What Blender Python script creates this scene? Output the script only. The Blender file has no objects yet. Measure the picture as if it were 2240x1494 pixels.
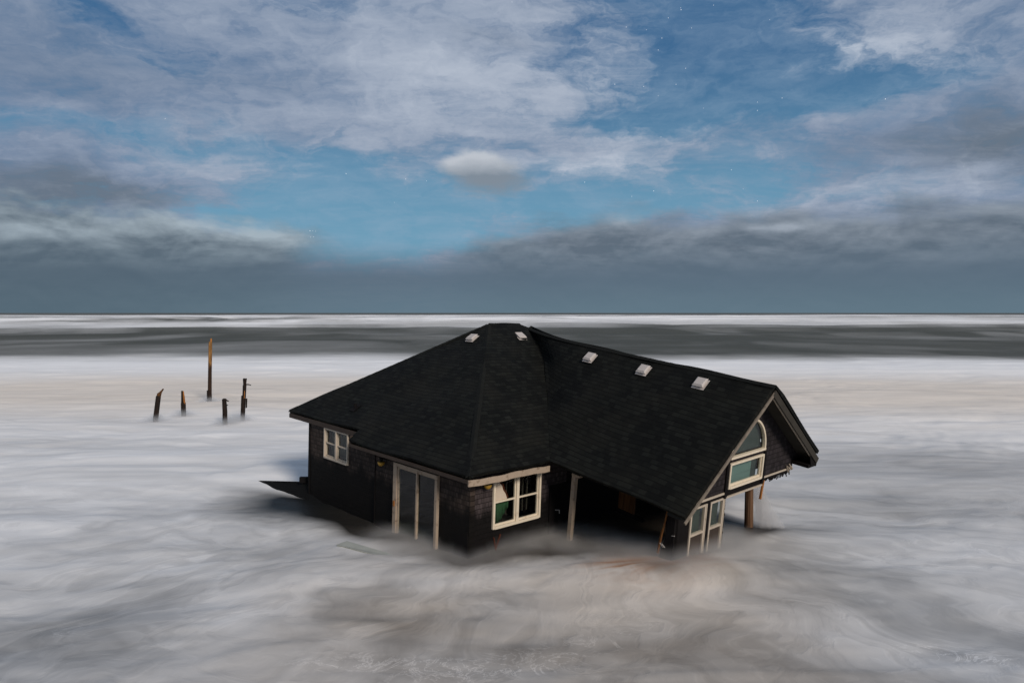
import bpy, bmesh, math, random
import numpy as np
from mathutils import Matrix, Vector
from mathutils.geometry import tessellate_polygon
R = math.radians
random.seed(7)
scn = bpy.context.scene
col = scn.collection

# ------------------------------------------------------------------ camera, exposure
CAM_H = 6.45
cd = bpy.data.cameras.new('camera'); cam = bpy.data.objects.new('camera', cd); col.objects.link(cam)
cd.lens = 25.0; cd.sensor_width = 36.0; cd.clip_start = 0.1; cd.clip_end = 60000
cam.location = (0, 0, CAM_H)
PITCH = math.atan(63 / 1556)
cam.rotation_euler = (math.pi / 2 - PITCH, 0, 0)
scn.camera = cam
scn.view_settings.view_transform = 'Standard'
scn.view_settings.look = 'None'
scn.view_settings.exposure = 0.0
scn.view_settings.gamma = 1.0
scn.cycles.max_bounces = 8
scn.cycles.volume_bounces = 1
scn.cycles.transparent_max_bounces = 16
scn.cycles.volume_max_steps = 256

# ------------------------------------------------------------------ tiny node language
class NV:
    """a node socket that can be added, multiplied ..."""
    def __init__(s, nt, sock): s.nt = nt; s.s = sock
    def _m(s, op, *o, clamp=False):
        n = s.nt.nodes.new('ShaderNodeMath'); n.operation = op; n.use_clamp = clamp
        for i, v in enumerate((s,) + o):
            if isinstance(v, NV): s.nt.links.new(v.s, n.inputs[i])
            else: n.inputs[i].default_value = v
        return NV(s.nt, n.outputs[0])
    def __add__(s, o): return s._m('ADD', o)
    __radd__ = __add__
    def __mul__(s, o): return s._m('MULTIPLY', o)
    __rmul__ = __mul__
    def __sub__(s, o): return s._m('SUBTRACT', o)
    def __rsub__(s, o): return (s * -1.0) + o
    def __truediv__(s, o): return s._m('DIVIDE', o)
    def __rtruediv__(s, o):
        n = s.nt.nodes.new('ShaderNodeMath'); n.operation = 'DIVIDE'; n.inputs[0].default_value = o; s.nt.links.new(s.s, n.inputs[1]); return NV(s.nt, n.outputs[0])
    def max(s, o): return s._m('MAXIMUM', o)
    def min(s, o): return s._m('MINIMUM', o)
    def clamp(s): return s._m('ADD', 0.0, clamp=True)
    def exp(s): return s._m('EXPONENT')
    def pow(s, o): return s._m('POWER', o)
    def abs(s): return s._m('ABSOLUTE')
    def step(s, a, b):
        n = s.nt.nodes.new('ShaderNodeMapRange'); n.interpolation_type = 'SMOOTHSTEP'
        s.nt.links.new(s.s, n.inputs[0]); n.inputs[1].default_value = a; n.inputs[2].default_value = b
        return NV(s.nt, n.outputs[0])

def comb(nt, x, y, z):
    n = nt.nodes.new('ShaderNodeCombineXYZ')
    for i, v in enumerate((x, y, z)):
        if isinstance(v, NV): nt.links.new(v.s, n.inputs[i])
        else: n.inputs[i].default_value = v
    return NV(nt, n.outputs[0])
def sep(nt, v):
    n = nt.nodes.new('ShaderNodeSeparateXYZ'); nt.links.new(v.s, n.inputs[0])
    return [NV(nt, n.outputs[i]) for i in range(3)]
def noise(nt, vec, scale=1.0, detail=4.0, rough=0.5, dist=0.0, lac=2.0):
    n = nt.nodes.new('ShaderNodeTexNoise'); nt.links.new(vec.s, n.inputs['Vector'])
    n.inputs['Scale'].default_value = scale; n.inputs['Detail'].default_value = detail
    n.inputs['Roughness'].default_value = rough; n.inputs['Distortion'].default_value = dist
    n.inputs['Lacunarity'].default_value = lac
    return NV(nt, n.outputs['Fac'])
def mixc(nt, f, a, b, mode='MIX'):
    n = nt.nodes.new('ShaderNodeMix'); n.data_type = 'RGBA'; n.blend_type = mode
    for i, v in ((0, f), (6, a), (7, b)):
        if isinstance(v, NV): nt.links.new(v.s, n.inputs[i])
        elif i == 0: n.inputs[0].default_value = v
        else: n.inputs[i].default_value = (*v, 1)
    return NV(nt, n.outputs[2])
def srgb(*c): return tuple((x / 255 / 12.92) if x / 255 <= .04045 else ((x / 255 + .055) / 1.055) ** 2.4 for x in c)

# ------------------------------------------------------------------ world
SUN_EL, SUN_AZ = 29.0, 151.0         # azimuth clockwise from +Y (the way the camera looks): low, behind its right shoulder
w = bpy.data.worlds.new('World'); scn.world = w; w.use_nodes = True
w.cycles.sampling_method = 'MANUAL'; w.cycles.sample_map_resolution = 256
nt = w.node_tree; nt.nodes.clear()
out = nt.nodes.new('ShaderNodeOutputWorld'); bg = nt.nodes.new('ShaderNodeBackground')
nt.links.new(bg.outputs[0], out.inputs[0])
sky = nt.nodes.new('ShaderNodeTexSky'); sky.sky_type = 'NISHITA'; sky.sun_disc = False
sky.sun_elevation = R(SUN_EL); sky.sun_rotation = R(SUN_AZ); sky.air_density = 1.2; sky.dust_density = 0.4; sky.ozone_density = 2.0
SKYN = NV(nt, sky.outputs[0])
tc = nt.nodes.new('ShaderNodeTexCoord'); D = NV(nt, tc.outputs['Generated'])
dx, dy, dz = sep(nt, D)
az = dx._m('ARCTAN2', dy) * (180 / math.pi)
el = dz._m('ARCSINE') * (180 / math.pi)
def dirof(px, py):
    """compass bearing and elevation of a cloud feature"""
    x = (px - 1120) / 1556; v = -(py - 747) / 1556
    y = math.cos(PITCH) + v * math.sin(PITCH); z = -math.sin(PITCH) + v * math.cos(PITCH)
    return math.degrees(math.atan2(x, y)), math.degrees(math.atan2(z, math.hypot(x, y)))
# cloud layer coordinates: a flat ceiling seen in perspective
k = 1.0 / (dz.max(0.0) + 0.10)
cp = comb(nt, dx * k, dy * k, 0.0)
wob = noise(nt, cp, 1.3, 3, .55)
wob2 = noise(nt, comb(nt, dx * k + 7.3, dy * k + 3.1, 0.0), 1.3, 3, .55)
n_big = noise(nt, cp, 0.75, 9, .56, .35)
n_fine = noise(nt, comb(nt, dx * k * 1.0 + wob, dy * k * 1.5, 0.0), 2.4, 10, .62, .4)
n_rip = noise(nt, comb(nt, dx * k * 1.2 + wob * 1.5, dy * k * 2.6 + wob2 * 1.5, 0.0), 5.0, 6, .6, .6)
# round cumulus texture in bearing/elevation space
ae = comb(nt, az * 0.10, el * 0.22, 0.0)
n_cum = noise(nt, ae, 1.6, 9, .55, .2)
n_cum2 = noise(nt, comb(nt, az * 0.10, el * 0.22 + 0.12, 0.0), 1.6, 9, .55, .2)
jx = (noise(nt, comb(nt, az * .06, el * .12, 1.7), 1.5, 6, .6) - .5)
jy = (noise(nt, comb(nt, az * .06, el * .12, 9.1), 1.5, 6, .6) - .5)
U = az + jx * 16.0
V = el + jy * 7.0
def blob(px, py, rx, ry, amp=1.0, rot=0.0, u=None, v=None):
    a, e = dirof(px, py); sx = rx / 1556 * 57.3; sy = ry / 1556 * 57.3
    du = (u or U) - a; dv = (v or V) - e
    c, s = math.cos(R(rot)), math.sin(R(rot))
    p = (du * c + dv * s) / sx; q = (dv * c - du * s) / sy
    return ((p * p + q * q) * -1.0).exp() * amp
def total(lst):
    t = lst[0]
    for b in lst[1:]: t = t + b
    return t
gap = total([blob(1560, 40, 250, 140, 1.0, -25), blob(1460, 190, 200, 70, .70), blob(1800, 218, 260, 34, .80, 4),
             blob(1230, 120, 90, 60, .30), blob(800, 400, 190, 60, .85), blob(640, 480, 170, 44, .6), blob(800, 500, 240, 66, 1.05, 0), blob(960, 540, 150, 30, .7),
             blob(1420, 405, 360, 40, .60), blob(1240, 455, 300, 34, .8), blob(190, 30, 80, 36, .45),
             blob(620, 330, 260, 36, .45), blob(90, 260, 150, 34, .38), blob(330, 130, 90, 30, .22), blob(1320, 262, 170, 26, .45), blob(740, 25, 110, 24, .38), blob(420, 290, 200, 22, .35), blob(1650, 350, 120, 40, .35)])
n_mot = noise(nt, comb(nt, az * .55 + jx * 9.0, el * 1.15 + jy * 9.0, 4.0), .55, 6, .62, .5)
cover = (1.0 - gap * .95) + (n_big - .5) * .6 + (n_fine - .5) * .75 + (n_rip - .5) * .28 + (n_mot - .56) * 1.1
cover = cover.step(.12, .98)
# brightness inside the cloud deck
lit = total([blob(1000, 170, 380, 120, .38), blob(1720, 150, 210, 34, .75), blob(2090, 100, 230, 100, .28), blob(250, 90, 330, 110, .0),
             blob(1430, 290, 150, 60, .35), blob(600, 380, 240, 50, .18), blob(1950, 405, 330, 22, .35), blob(1300, 365, 190, 24, .45)])
dark = total([blob(30, 400, 360, 80, .26), blob(60, 60, 260, 140, .16), blob(2200, 20, 160, 60, .12), blob(2080, 330, 360, 70, .28), blob(330, 200, 300, 60, .10),
              blob(650, 170, 220, 50, .14), blob(1080, 100, 160, 34, .22), blob(330, 430, 260, 40, .22), blob(2240, 250, 160, 120, .2), blob(700, 60, 200, 60, .10)])
shade = (n_big - .5) * .45 + (n_fine - .5) * .55 + (n_rip - .5) * .18 + (n_mot - .5) * .55 + .50 + lit * .75 - dark * .8
grey = mixc(nt, dark.step(.1, .5), srgb(96, 119, 150), srgb(98, 111, 126))
cl = mixc(nt, shade.step(.0, 1.35), grey, srgb(194, 202, 215))
blue = mixc(nt, el.step(5, 21), srgb(108, 156, 184), srgb(62, 104, 145))
tint = mixc(nt, 1.0, SKYN, (.034, .046, .056), 'MULTIPLY')
blue = mixc(nt, .10, blue, tint)
veil_ = (n_fine * .5 + n_mot * .5).step(.36, .68) * .34
blue = mixc(nt, veil_, blue, srgb(150, 172, 194))
skyc = mixc(nt, cover, blue, cl)
# the low puff by itself in the blue
UP = az + jx * 5.0
VP = el + jy * 3.0
puffm = total([blob(1035, 358, 78, 26, 1.05, 0, UP, VP), blob(1078, 400, 100, 42, .95, 0, UP, VP)]) + (n_cum - .5) * .6 + (n_fine - .5) * .7 + (n_mot - .5) * .3
pl = VP * 1.0 - dirof(1050, 388)[1]
puffc = mixc(nt, (pl * .70 + .05 + (n_cum - .5) * .8).clamp(), srgb(128, 140, 153), srgb(188, 194, 203))
skyc = mixc(nt, puffm.step(.25, 1.0) * (pl.step(-2.2, -.6) * .45 + .55), skyc, puffc)
# cumulus bank low on the left, ending in a rounded nose
topL = (n_cum - .5) * 5.5 + 8.1 + (az + 36) * -0.07 + jx * 2.0
maskL = (topL - el).step(-.3, 1.3) * (az * -1.0 + jx * 9.0 - (el - 5.5).abs() * .8).step(11.2, 17.2)
spots = total([blob(20, 500, 60, 22, .35, 0, UP, VP), blob(480, 500, 90, 24, .75, 0, UP, VP), blob(590, 515, 60, 22, .75, 0, UP, VP), blob(250, 490, 60, 20, .4, 0, UP, VP), blob(340, 470, 120, 14, .35, 0, UP, VP), blob(110, 420, 120, 20, .3, 0, UP, VP)])
bankc = mixc(nt, ((n_cum - n_cum2) * 2.4 + spots * .95 + .24 + (n_fine - .5) * .5).clamp(), srgb(94, 108, 120), srgb(164, 178, 188))
skyc = mixc(nt, maskL * .96, skyc, bankc)
# long grey bank on the right, with pale humps along its top
topR = (n_cum - .5) * 5.0 + 5.0 + az.step(-9, 6) * 2.9 + jx * 1.5
maskR = (topR - el).step(-.5, 1.6) * (az + jx * 9.0).step(-8.0, 0.0)
spotr = total([blob(1370, 465, 60, 20, .7, 0, UP, VP), blob(1480, 500, 70, 18, .2, 0, UP, VP), blob(1700, 488, 90, 10, .5, 0, UP, VP), blob(2100, 560, 120, 16, .35, 0, UP, VP), blob(1090, 500, 70, 14, .45, 0, UP, VP), blob(1950, 470, 260, 14, .25, 0, UP, VP)])
bankr = mixc(nt, ((n_cum - n_cum2) * 1.8 + spotr + .16 + (n_rip - .5) * .15 + (n_fine - .5) * .25).clamp(), srgb(92, 105, 118), srgb(162, 172, 184))
skyc = mixc(nt, maskR * .92, skyc, bankr)
# slate haze on the horizon
hz = mixc(nt, el.step(-.2, 3.2), srgb(96, 118, 132), srgb(90, 108, 124))
hz = mixc(nt, (az * -1.0).step(5, 36) * .5, hz, srgb(72, 88, 100))
skyc = mixc(nt, (el * -1.0 + (n_cum - .5) * .9).step(-5.9, -2.4) * .93, skyc, hz)
# out of the picture, overhead and behind, an even bright deck
nt.links.new(skyc.s, bg.inputs[0]); bg.inputs[1].default_value = 1.0

sd = bpy.data.lights.new('sun', 'SUN'); sd.energy = 3.0; sd.angle = R(13); sd.color = (1.0, .90, .80)
sun = bpy.data.objects.new('sun', sd); col.objects.link(sun)
sv = Vector((math.sin(R(SUN_AZ)) * math.cos(R(SUN_EL)), math.cos(R(SUN_AZ)) * math.cos(R(SUN_EL)), math.sin(R(SUN_EL))))
sun.rotation_euler = sv.to_track_quat('Z', 'Y').to_euler(); sun.location = (10, -10, 30)

# ------------------------------------------------------------------ materials
def newmat(name):
    m = bpy.data.materials.new(name); m.use_nodes = True; n = m.node_tree
    return m, n, n.nodes['Principled BSDF']
def obj_co(n):
    t = n.nodes.new('ShaderNodeTexCoord'); return NV(n, t.outputs['Object'])
def bump(n, b, h, strength=.4, dist=.02):
    bn = n.nodes.new('ShaderNodeBump'); bn.inputs['Strength'].default_value = strength; bn.inputs['Distance'].default_value = dist
    n.links.new(h.s, bn.inputs['Height']); n.links.new(bn.outputs[0], b.inputs['Normal'])
def paint(name, c, var=.25, rough=.6, spec=.3, scale=3, stain=None, amt=.5):
    m, n, b = newmat(name); co = obj_co(n)
    f = noise(n, co, scale, 6, .6)
    c2 = mixc(n, f, tuple(x * (1 - var) for x in c), tuple(x * (1 + var) for x in c))
    if stain:
        g = noise(n, co, scale * 2.3, 5, .65).step(.52, .72) * amt
        c2 = mixc(n, g, c2, stain)
    n.links.new(c2.s, b.inputs['Base Color']); b.inputs['Roughness'].default_value = rough
    b.inputs['Specular IOR Level'].default_value = spec
    bump(n, b, noise(n, co, scale * 9, 4, .6), .25, .01)
    return m
def shingle_roof():
    m, n, b = newmat('asphalt_shingle')
    uv = n.nodes.new('ShaderNodeUVMap'); co0 = NV(n, uv.outputs[0])
    ob = obj_co(n)
    u, v, _ = sep(n, co0); x_s, y_s, z_s = sep(n, ob)
    jit = (noise(n, ob, .8, 3, .5) - .5) * .05
    bv = comb(n, u, v + jit, 0.0)
    br = n.nodes.new('ShaderNodeTexBrick'); n.links.new(bv.s, br.inputs['Vector'])
    br.offset = .37; br.offset_frequency = 2; br.squash = 1
    br.inputs['Color1'].default_value = (.0, .0, .0, 1); br.inputs['Color2'].default_value = (1, 1, 1, 1)
    br.inputs['Mortar'].default_value = (.35, .35, .35, 1)
    br.inputs['Scale'].default_value = 1.0; br.inputs['Brick Width'].default_value = .235; br.inputs['Row Height'].default_value = .15
    br.inputs['Mortar Size'].default_value = .008; br.inputs['Mortar Smooth'].default_value = .3; br.inputs['Bias'].default_value = 0
    tone = NV(n, br.outputs['Color'])._m('ADD', 0.0)
    fr = (v + jit)._m('DIVIDE', .15)._m('FRACT')               # 0 at the top of a course, 1 at its butt
    weather = noise(n, ob, .7, 5, .6); speck = noise(n, ob, 38, 3, .7)
    base = mixc(n, tone.pow(1.6) * .75 + (speck - .5) * .5, (.0022, .0024, .0020), (.0105, .0115, .0093))
    base = mixc(n, weather.step(.42, .68) * .55, base, (.0125, .0120, .0088))
    lip = fr.step(.80, .97)
    gone = noise(n, comb(n, u * 2.2, v * 5.0, 3.3), 1, 4, .6).step(.66, .72)
    base = mixc(n, gone * .8, base, (.0015, .0014, .0013))
    salt = noise(n, comb(n, x_s * 1.4, y_s * 1.4, 0.0), 1, 7, .7).step(.58, .80)
    base = mixc(n, salt * .5, base, (.026, .027, .024))
    base = mixc(n, lip * .8, base, (.0012, .0012, .0012))
    n.links.new(base.s, b.inputs['Base Color'])
    b.inputs['Roughness'].default_value = .85; b.inputs['Specular IOR Level'].default_value = .12
    h = fr * .8 + tone * .35 + speck * .25 - NV(n, br.outputs['Fac']) * .5
    bump(n, b, h, .9, .012)
    return m
def shingle_wall(name, hi, lo, wetz, axis=0, wet=True):
    """weathered cedar shakes, black where the sea has soaked them (an irregular tide line of its own)"""
    m, n, b = newmat(name); co = obj_co(n); x, y, z = sep(n, co)
    br = n.nodes.new('ShaderNodeTexBrick'); n.links.new(comb(n, (y if axis else x), z, 0.0).s, br.inputs['Vector'])
    br.offset = .43; br.inputs['Color1'].default_value = (0, 0, 0, 1); br.inputs['Color2'].default_value = (1, 1, 1, 1)
    br.inputs['Mortar'].default_value = (0, 0, 0, 1); br.inputs['Scale'].default_value = 1
    br.inputs['Brick Width'].default_value = .105; br.inputs['Row Height'].default_value = .14
    br.inputs['Mortar Size'].default_value = .007; br.inputs['Mortar Smooth'].default_value = .2
    tone = NV(n, br.outputs['Color'])._m('ADD', 0.0)
    fr = z._m('DIVIDE', .14)._m('FRACT')
    grain = noise(n, comb(n, x * 30, y * 30, z * 3), 1, 4, .6)
    c = mixc(n, tone * .6 + (grain - .5) * .8 + .15, lo, hi)
    c = mixc(n, (1.0 - fr).step(.8, .97) * .6, c, (.004, .003, .003))
    if wet:
        edge = noise(n, comb(n, x * 2.2, y * 2.2, z * .5), 1, 6, .65)
        wetf = (z * -1.0 + (edge - .5) * 1.1 + wetz).step(-.1, .3)
        c = mixc(n, wetf * .93, c, (.0022, .0020, .0018))
    n.links.new(c.s, b.inputs['Base Color']); b.inputs['Roughness'].default_value = .75; b.inputs['Specular IOR Level'].default_value = .12
    bump(n, b, tone * .5 + (1.0 - fr) * .7 + grain * .3 - NV(n, br.outputs['Fac']) * .8, .8, .012)
    return m
def glass(name, tint=(.75, .85, .8), refl=1.0):
    m = bpy.data.materials.new(name); m.use_nodes = True; n = m.node_tree; n.nodes.clear()
    o = n.nodes.new('ShaderNodeOutputMaterial'); t = n.nodes.new('ShaderNodeBsdfTransparent'); g = n.nodes.new('ShaderNodeBsdfGlossy')
    t.inputs[0].default_value = (*tint, 1); g.inputs['Roughness'].default_value = .06
    f = n.nodes.new('ShaderNodeFresnel'); f.inputs[0].default_value = 1.5
    ge = n.nodes.new('ShaderNodeNewGeometry')
    fac = NV(n, f.outputs[0]) * refl * (1.0 - NV(n, ge.outputs['Backfacing']))
    mx = n.nodes.new('ShaderNodeMixShader'); n.links.new(fac.s, mx.inputs[0]); n.links.new(t.outputs[0], mx.inputs[1]); n.links.new(g.outputs[0], mx.inputs[2])
    n.links.new(mx.outputs[0], o.inputs[0]); return m
def wood(name, a, b_, rough=.8, spec=.15, sc=6.0, dark=None, zlo=None):
    m, n, b = newmat(name); co = obj_co(n); x, y, z = sep(n, co)
    g = noise(n, comb(n, x * sc * 2.5, y * sc * 2.5, z * sc * .25), 1, 6, .65, .5)
    c = mixc(n, g.step(.3, .7), a, b_)
    if dark:
        f = (z * -1.0 + (noise(n, comb(n, x * 4, y * 4, z * 1.2), 1, 5, .6) - .5) * 1.6 + zlo).step(-.25, .35)
        c = mixc(n, f, c, dark)
    n.links.new(c.s, b.inputs['Base Color']); b.inputs['Roughness'].default_value = rough; b.inputs['Specular IOR Level'].default_value = spec
    bump(n, b, g, .6, .02)
    return m
M = dict(
    roof=shingle_roof(),
    shakes=shingle_wall('cedar_shakes', (.062, .046, .038), (.014, .010, .008), -4.62),
    shakes_side=shingle_wall('cedar_shakes_side', (.075, .060, .060), (.020, .015, .015), -4.75, 1),
    shakes_gable=shingle_wall('cedar_shakes_gable', (.036, .030, .033), (.009, .007, .007), 0, 1, False),
    rake=paint('rake_paint', (.17, .14, .11), .35, .7, .2, 3, (.05, .04, .03), .6),
    trim=paint('weathered_trim', (.30, .235, .175), .22, .7, .2, 3, (.10, .06, .035), .7),
    fascia=paint('weathered_fascia', (.042, .031, .025), .35, .75, .15, 2.5, (.03, .02, .015), .8),
    soffit=paint('soffit_board', (.034, .030, .024), .35, .8, .12, 2.5),
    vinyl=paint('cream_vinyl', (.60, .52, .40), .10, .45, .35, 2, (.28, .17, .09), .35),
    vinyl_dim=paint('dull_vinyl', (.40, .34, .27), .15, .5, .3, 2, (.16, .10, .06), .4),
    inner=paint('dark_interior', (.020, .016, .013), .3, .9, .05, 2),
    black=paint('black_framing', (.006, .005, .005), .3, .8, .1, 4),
    cap=paint('cap_shingle', (.0095, .0100, .0090), .5, .9, .08, 5),
    vent=paint('vent_metal', (.42, .38, .35), .08, .55, .3, 3, (.2, .15, .12), .2),
    brass=paint('brass_lamp', (.30, .17, .02), .2, .5, .4, 6),
    orange=wood('fresh_split_wood', (.16, .055, .012), (.40, .17, .045)),
    dimwood=wood('damp_split_wood', (.05, .018, .006), (.19, .08, .024)),
    green=paint('green_curtain', (.030, .075, .036), .35, .8, .1, 3),
    cream=paint('torn_wallboard', (.66, .50, .42), .08, .8, .1, 2),
    brick=paint('torn_edge', (.07, .022, .012), .4, .9, .05, 12),
    teal=paint('blind_fabric', (.105, .165, .150), .12, .8, .1, 1.5),
    teal2=paint('blind_fabric_dim', (.036, .046, .042), .25, .8, .1, 1.5),
    glass=glass('window_glass', (.93, .955, .94), .8),
    glass2=glass('gable_glass', (.94, .97, .955), .9),
    pile=wood('wet_pile_wood', (.010, .0075, .006), (.028, .018, .012)),
    deck=paint('wet_deck_board', (.006, .006, .006), .4, .8, .08, 2),
    plank=paint('awash_board', (.30, .31, .28), .3, .6, .3, 2),
    chrome=paint('pale_metal', (.45, .42, .38), .1, .4, .5, 6),
)

def at(px, py, y_=None):
    """ground point under a bearing"""
    x = (px - 1120) / 1556; v = -(py - 747) / 1556
    d = Vector((x, math.cos(PITCH) + v * math.sin(PITCH), -math.sin(PITCH) + v * math.cos(PITCH)))
    t = -CAM_H / d.z; return d * t + Vector((0, 0, CAM_H))

# ------------------------------------------------------------------ mesh helpers
class MB:
    def __init__(s): s.v = []; s.f = []; s.uv = {}
    def face(s, pts, uv=None):
        i = len(s.v); s.v += [tuple(p) for p in pts]; s.f.append(list(range(i, i + len(pts))))
        if uv: s.uv[len(s.f) - 1] = uv
    def box(s, x0, x1, y0, y1, z0, z1, tf=None):
        P = [(x, y, z) for x in (x0, x1) for y in (y0, y1) for z in (z0, z1)]
        if tf: P = [tf(p) for p in P]
        i = len(s.v); s.v += P
        for q in ((0, 1, 3, 2), (4, 6, 7, 5), (0, 4, 5, 1), (2, 3, 7, 6), (0, 2, 6, 4), (1, 5, 7, 3)): s.f.append([i + j for j in q])
    def bar(s, a, b, w, h, up=(0, 0, 1), jit=0):
        a = Vector(a); b = Vector(b); d = (b - a).normalized(); u = Vector(up)
        sd_ = d.cross(u).normalized(); u = sd_.cross(d).normalized(); i = len(s.v)
        for p in (a, b):
            for sx, sy in ((-1, -1), (1, -1), (1, 1), (-1, 1)):
                s.v.append(tuple(p + sd_ * sx * w / 2 + u * sy * h / 2 + Vector([random.uniform(-jit, jit) for _ in range(3)])))
        for q in ((0, 3, 2, 1), (4, 5, 6, 7), (0, 1, 5, 4), (1, 2, 6, 5), (2, 3, 7, 6), (3, 0, 4, 7)): s.f.append([i + j for j in q])
    def tube(s, pts, rad, n=10, jit=0.0, topjag=0.0):
        i0 = len(s.v); m = len(pts)
        for k_, (p, r) in enumerate(zip(pts, rad)):
            for j in range(n):
                a = 2 * math.pi * j / n; rr = r * (1 + random.uniform(-jit, jit))
                zz = random.uniform(-topjag, topjag) if k_ == m - 1 else 0
                s.v.append((p[0] + rr * math.cos(a), p[1] + rr * math.sin(a), p[2] + zz))
        for k_ in range(m - 1):
            for j in range(n):
                a = i0 + k_ * n + j; b = i0 + k_ * n + (j + 1) % n
                s.f.append([a, b, b + n, a + n])
        s.f.append([i0 + j for j in range(n)][::-1]); s.f.append([i0 + (m - 1) * n + j for j in range(n)])
    def panel(s, outer, holes, tf, th):
        """flat board with openings: outer/holes are 2D loops, tf(u, v, d) places them, th its thickness"""
        loops = [[Vector((u, v, 0)) for u, v in l] for l in [outer] + holes]
        tri = tessellate_polygon(loops); flat = [p for l in loops for p in l]; i = len(s.v); n = len(flat)
        s.v += [tuple(tf(p.x, p.y, 0)) for p in flat] + [tuple(tf(p.x, p.y, th)) for p in flat]
        for t in tri: s.f.append([i + j for j in t]); s.f.append([i + n + j for j in t[::-1]])
        o = 0
        for l in loops:
            for j in range(len(l)):
                a = i + o + j; b = i + o + (j + 1) % len(l); s.f.append([a, b, b + n, a + n])
            o += len(l)
    def build(s, name, mat, parent=None, mw=None, smooth=False, label=None, bevel=0, fixn=True):
        me = bpy.data.meshes.new(name); me.from_pydata(s.v, [], s.f)
        if s.uv:
            lay = me.uv_layers.new(name='UVMap')
            for p in me.polygons:
                if p.index in s.uv:
                    for li, u in zip(p.loop_indices, s.uv[p.index]): lay.data[li].uv = u
        if fixn and not s.uv:
            bm = bmesh.new(); bm.from_mesh(me); bmesh.ops.recalc_face_normals(bm, faces=bm.faces); bm.to_mesh(me); bm.free()
        me.materials.append(mat)
        if smooth: me.polygons.foreach_set('use_smooth', [True] * len(me.polygons))
        me.update()
        o = bpy.data.objects.new(name, me); col.objects.link(o)
        if mw is not None: o.matrix_world = mw
        if parent:
            o.parent = parent
            o.matrix_parent_inverse = Matrix.Identity(4)
            pm = PW.get(parent.name, Matrix.Identity(4))
            o.matrix_basis = pm.inverted() @ (mw if mw is not None else pm)
            PW[o.name] = (mw if mw is not None else pm)
        else: PW[o.name] = mw if mw is not None else Matrix.Identity(4)
        if label: o['label'] = label
        if bevel:
            b = o.modifiers.new('bevel', 'BEVEL'); b.width = bevel; b.segments = 2; b.limit_method = 'ANGLE'
        return o
PW = {}
def thing(name, loc, label, cat, group=None):
    o = bpy.data.objects.new(name, None); col.objects.link(o); o.location = loc; o.empty_display_size = .3
    o['label'] = label; o['category'] = cat
    if group: o['group'] = group
    PW[o.name] = Matrix.Translation(loc); return o
def tag(o, label, cat, group=None, kind=None):
    if label: o['label'] = label
    if cat: o['category'] = cat
    if group: o['group'] = group
    if kind: o['kind'] = kind

# ------------------------------------------------------------------ sea
def vnoise(x, y, seed=0):
    xi = np.floor(x).astype(np.int64); yi = np.floor(y).astype(np.int64); fx = x - xi; fy = y - yi
    fx = fx * fx * fx * (fx * (fx * 6 - 15) + 10); fy = fy * fy * fy * (fy * (fy * 6 - 15) + 10)
    def h(a, b):
        n = (a * 374761393 + b * 668265263 + seed * 982451653) & 0xffffffff
        n = ((n ^ (n >> 13)) * 1274126177) & 0xffffffff
        return ((n ^ (n >> 16)) & 0xffff) / 65535.0
    return (h(xi, yi) * (1 - fx) + h(xi + 1, yi) * fx) * (1 - fy) + (h(xi, yi + 1) * (1 - fx) + h(xi + 1, yi + 1) * fx) * fy
def fbm(x, y, o=5, seed=0, g=.5):
    t = 0; a = 1; s = 0
    for i in range(o):
        t = t + a * vnoise(x, y, seed + i * 17); s += a; a *= g; x = x * 2.03 + 5.1; y = y * 2.03 + 1.7
    return t / s
def sst(a, b, x):
    t = np.clip((x - a) / (b - a), 0, 1); return t * t * (3 - 2 * t)
# frames of the two broken halves of the house (shared with the water that piles up round them)
def frame(yaw, dip, roll, o):
    cy, sy = math.cos(yaw), math.sin(yaw)
    a0 = Vector((cy, sy, 0)); b0 = Vector((-sy, cy, 0)); z = Vector((0, 0, 1))
    a = a0 * math.cos(dip) - z * math.sin(dip); n = a0 * math.sin(dip) + z * math.cos(dip)
    b = b0 * math.cos(roll) + n * math.sin(roll); n2 = -b0 * math.sin(roll) + n * math.cos(roll)
    m = Matrix.Identity(4)
    for i in range(3): m[i][0] = a[i]; m[i][1] = b[i]; m[i][2] = n2[i]; m[i][3] = o[i]
    return m
MAIN = frame(-.80406, .031958, -.013166, (-.825, 25.601, CAM_H - .394))
WING = frame(-.85753, .123787, .03431, (6.823, 18.438, CAM_H - 1.896))

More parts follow.
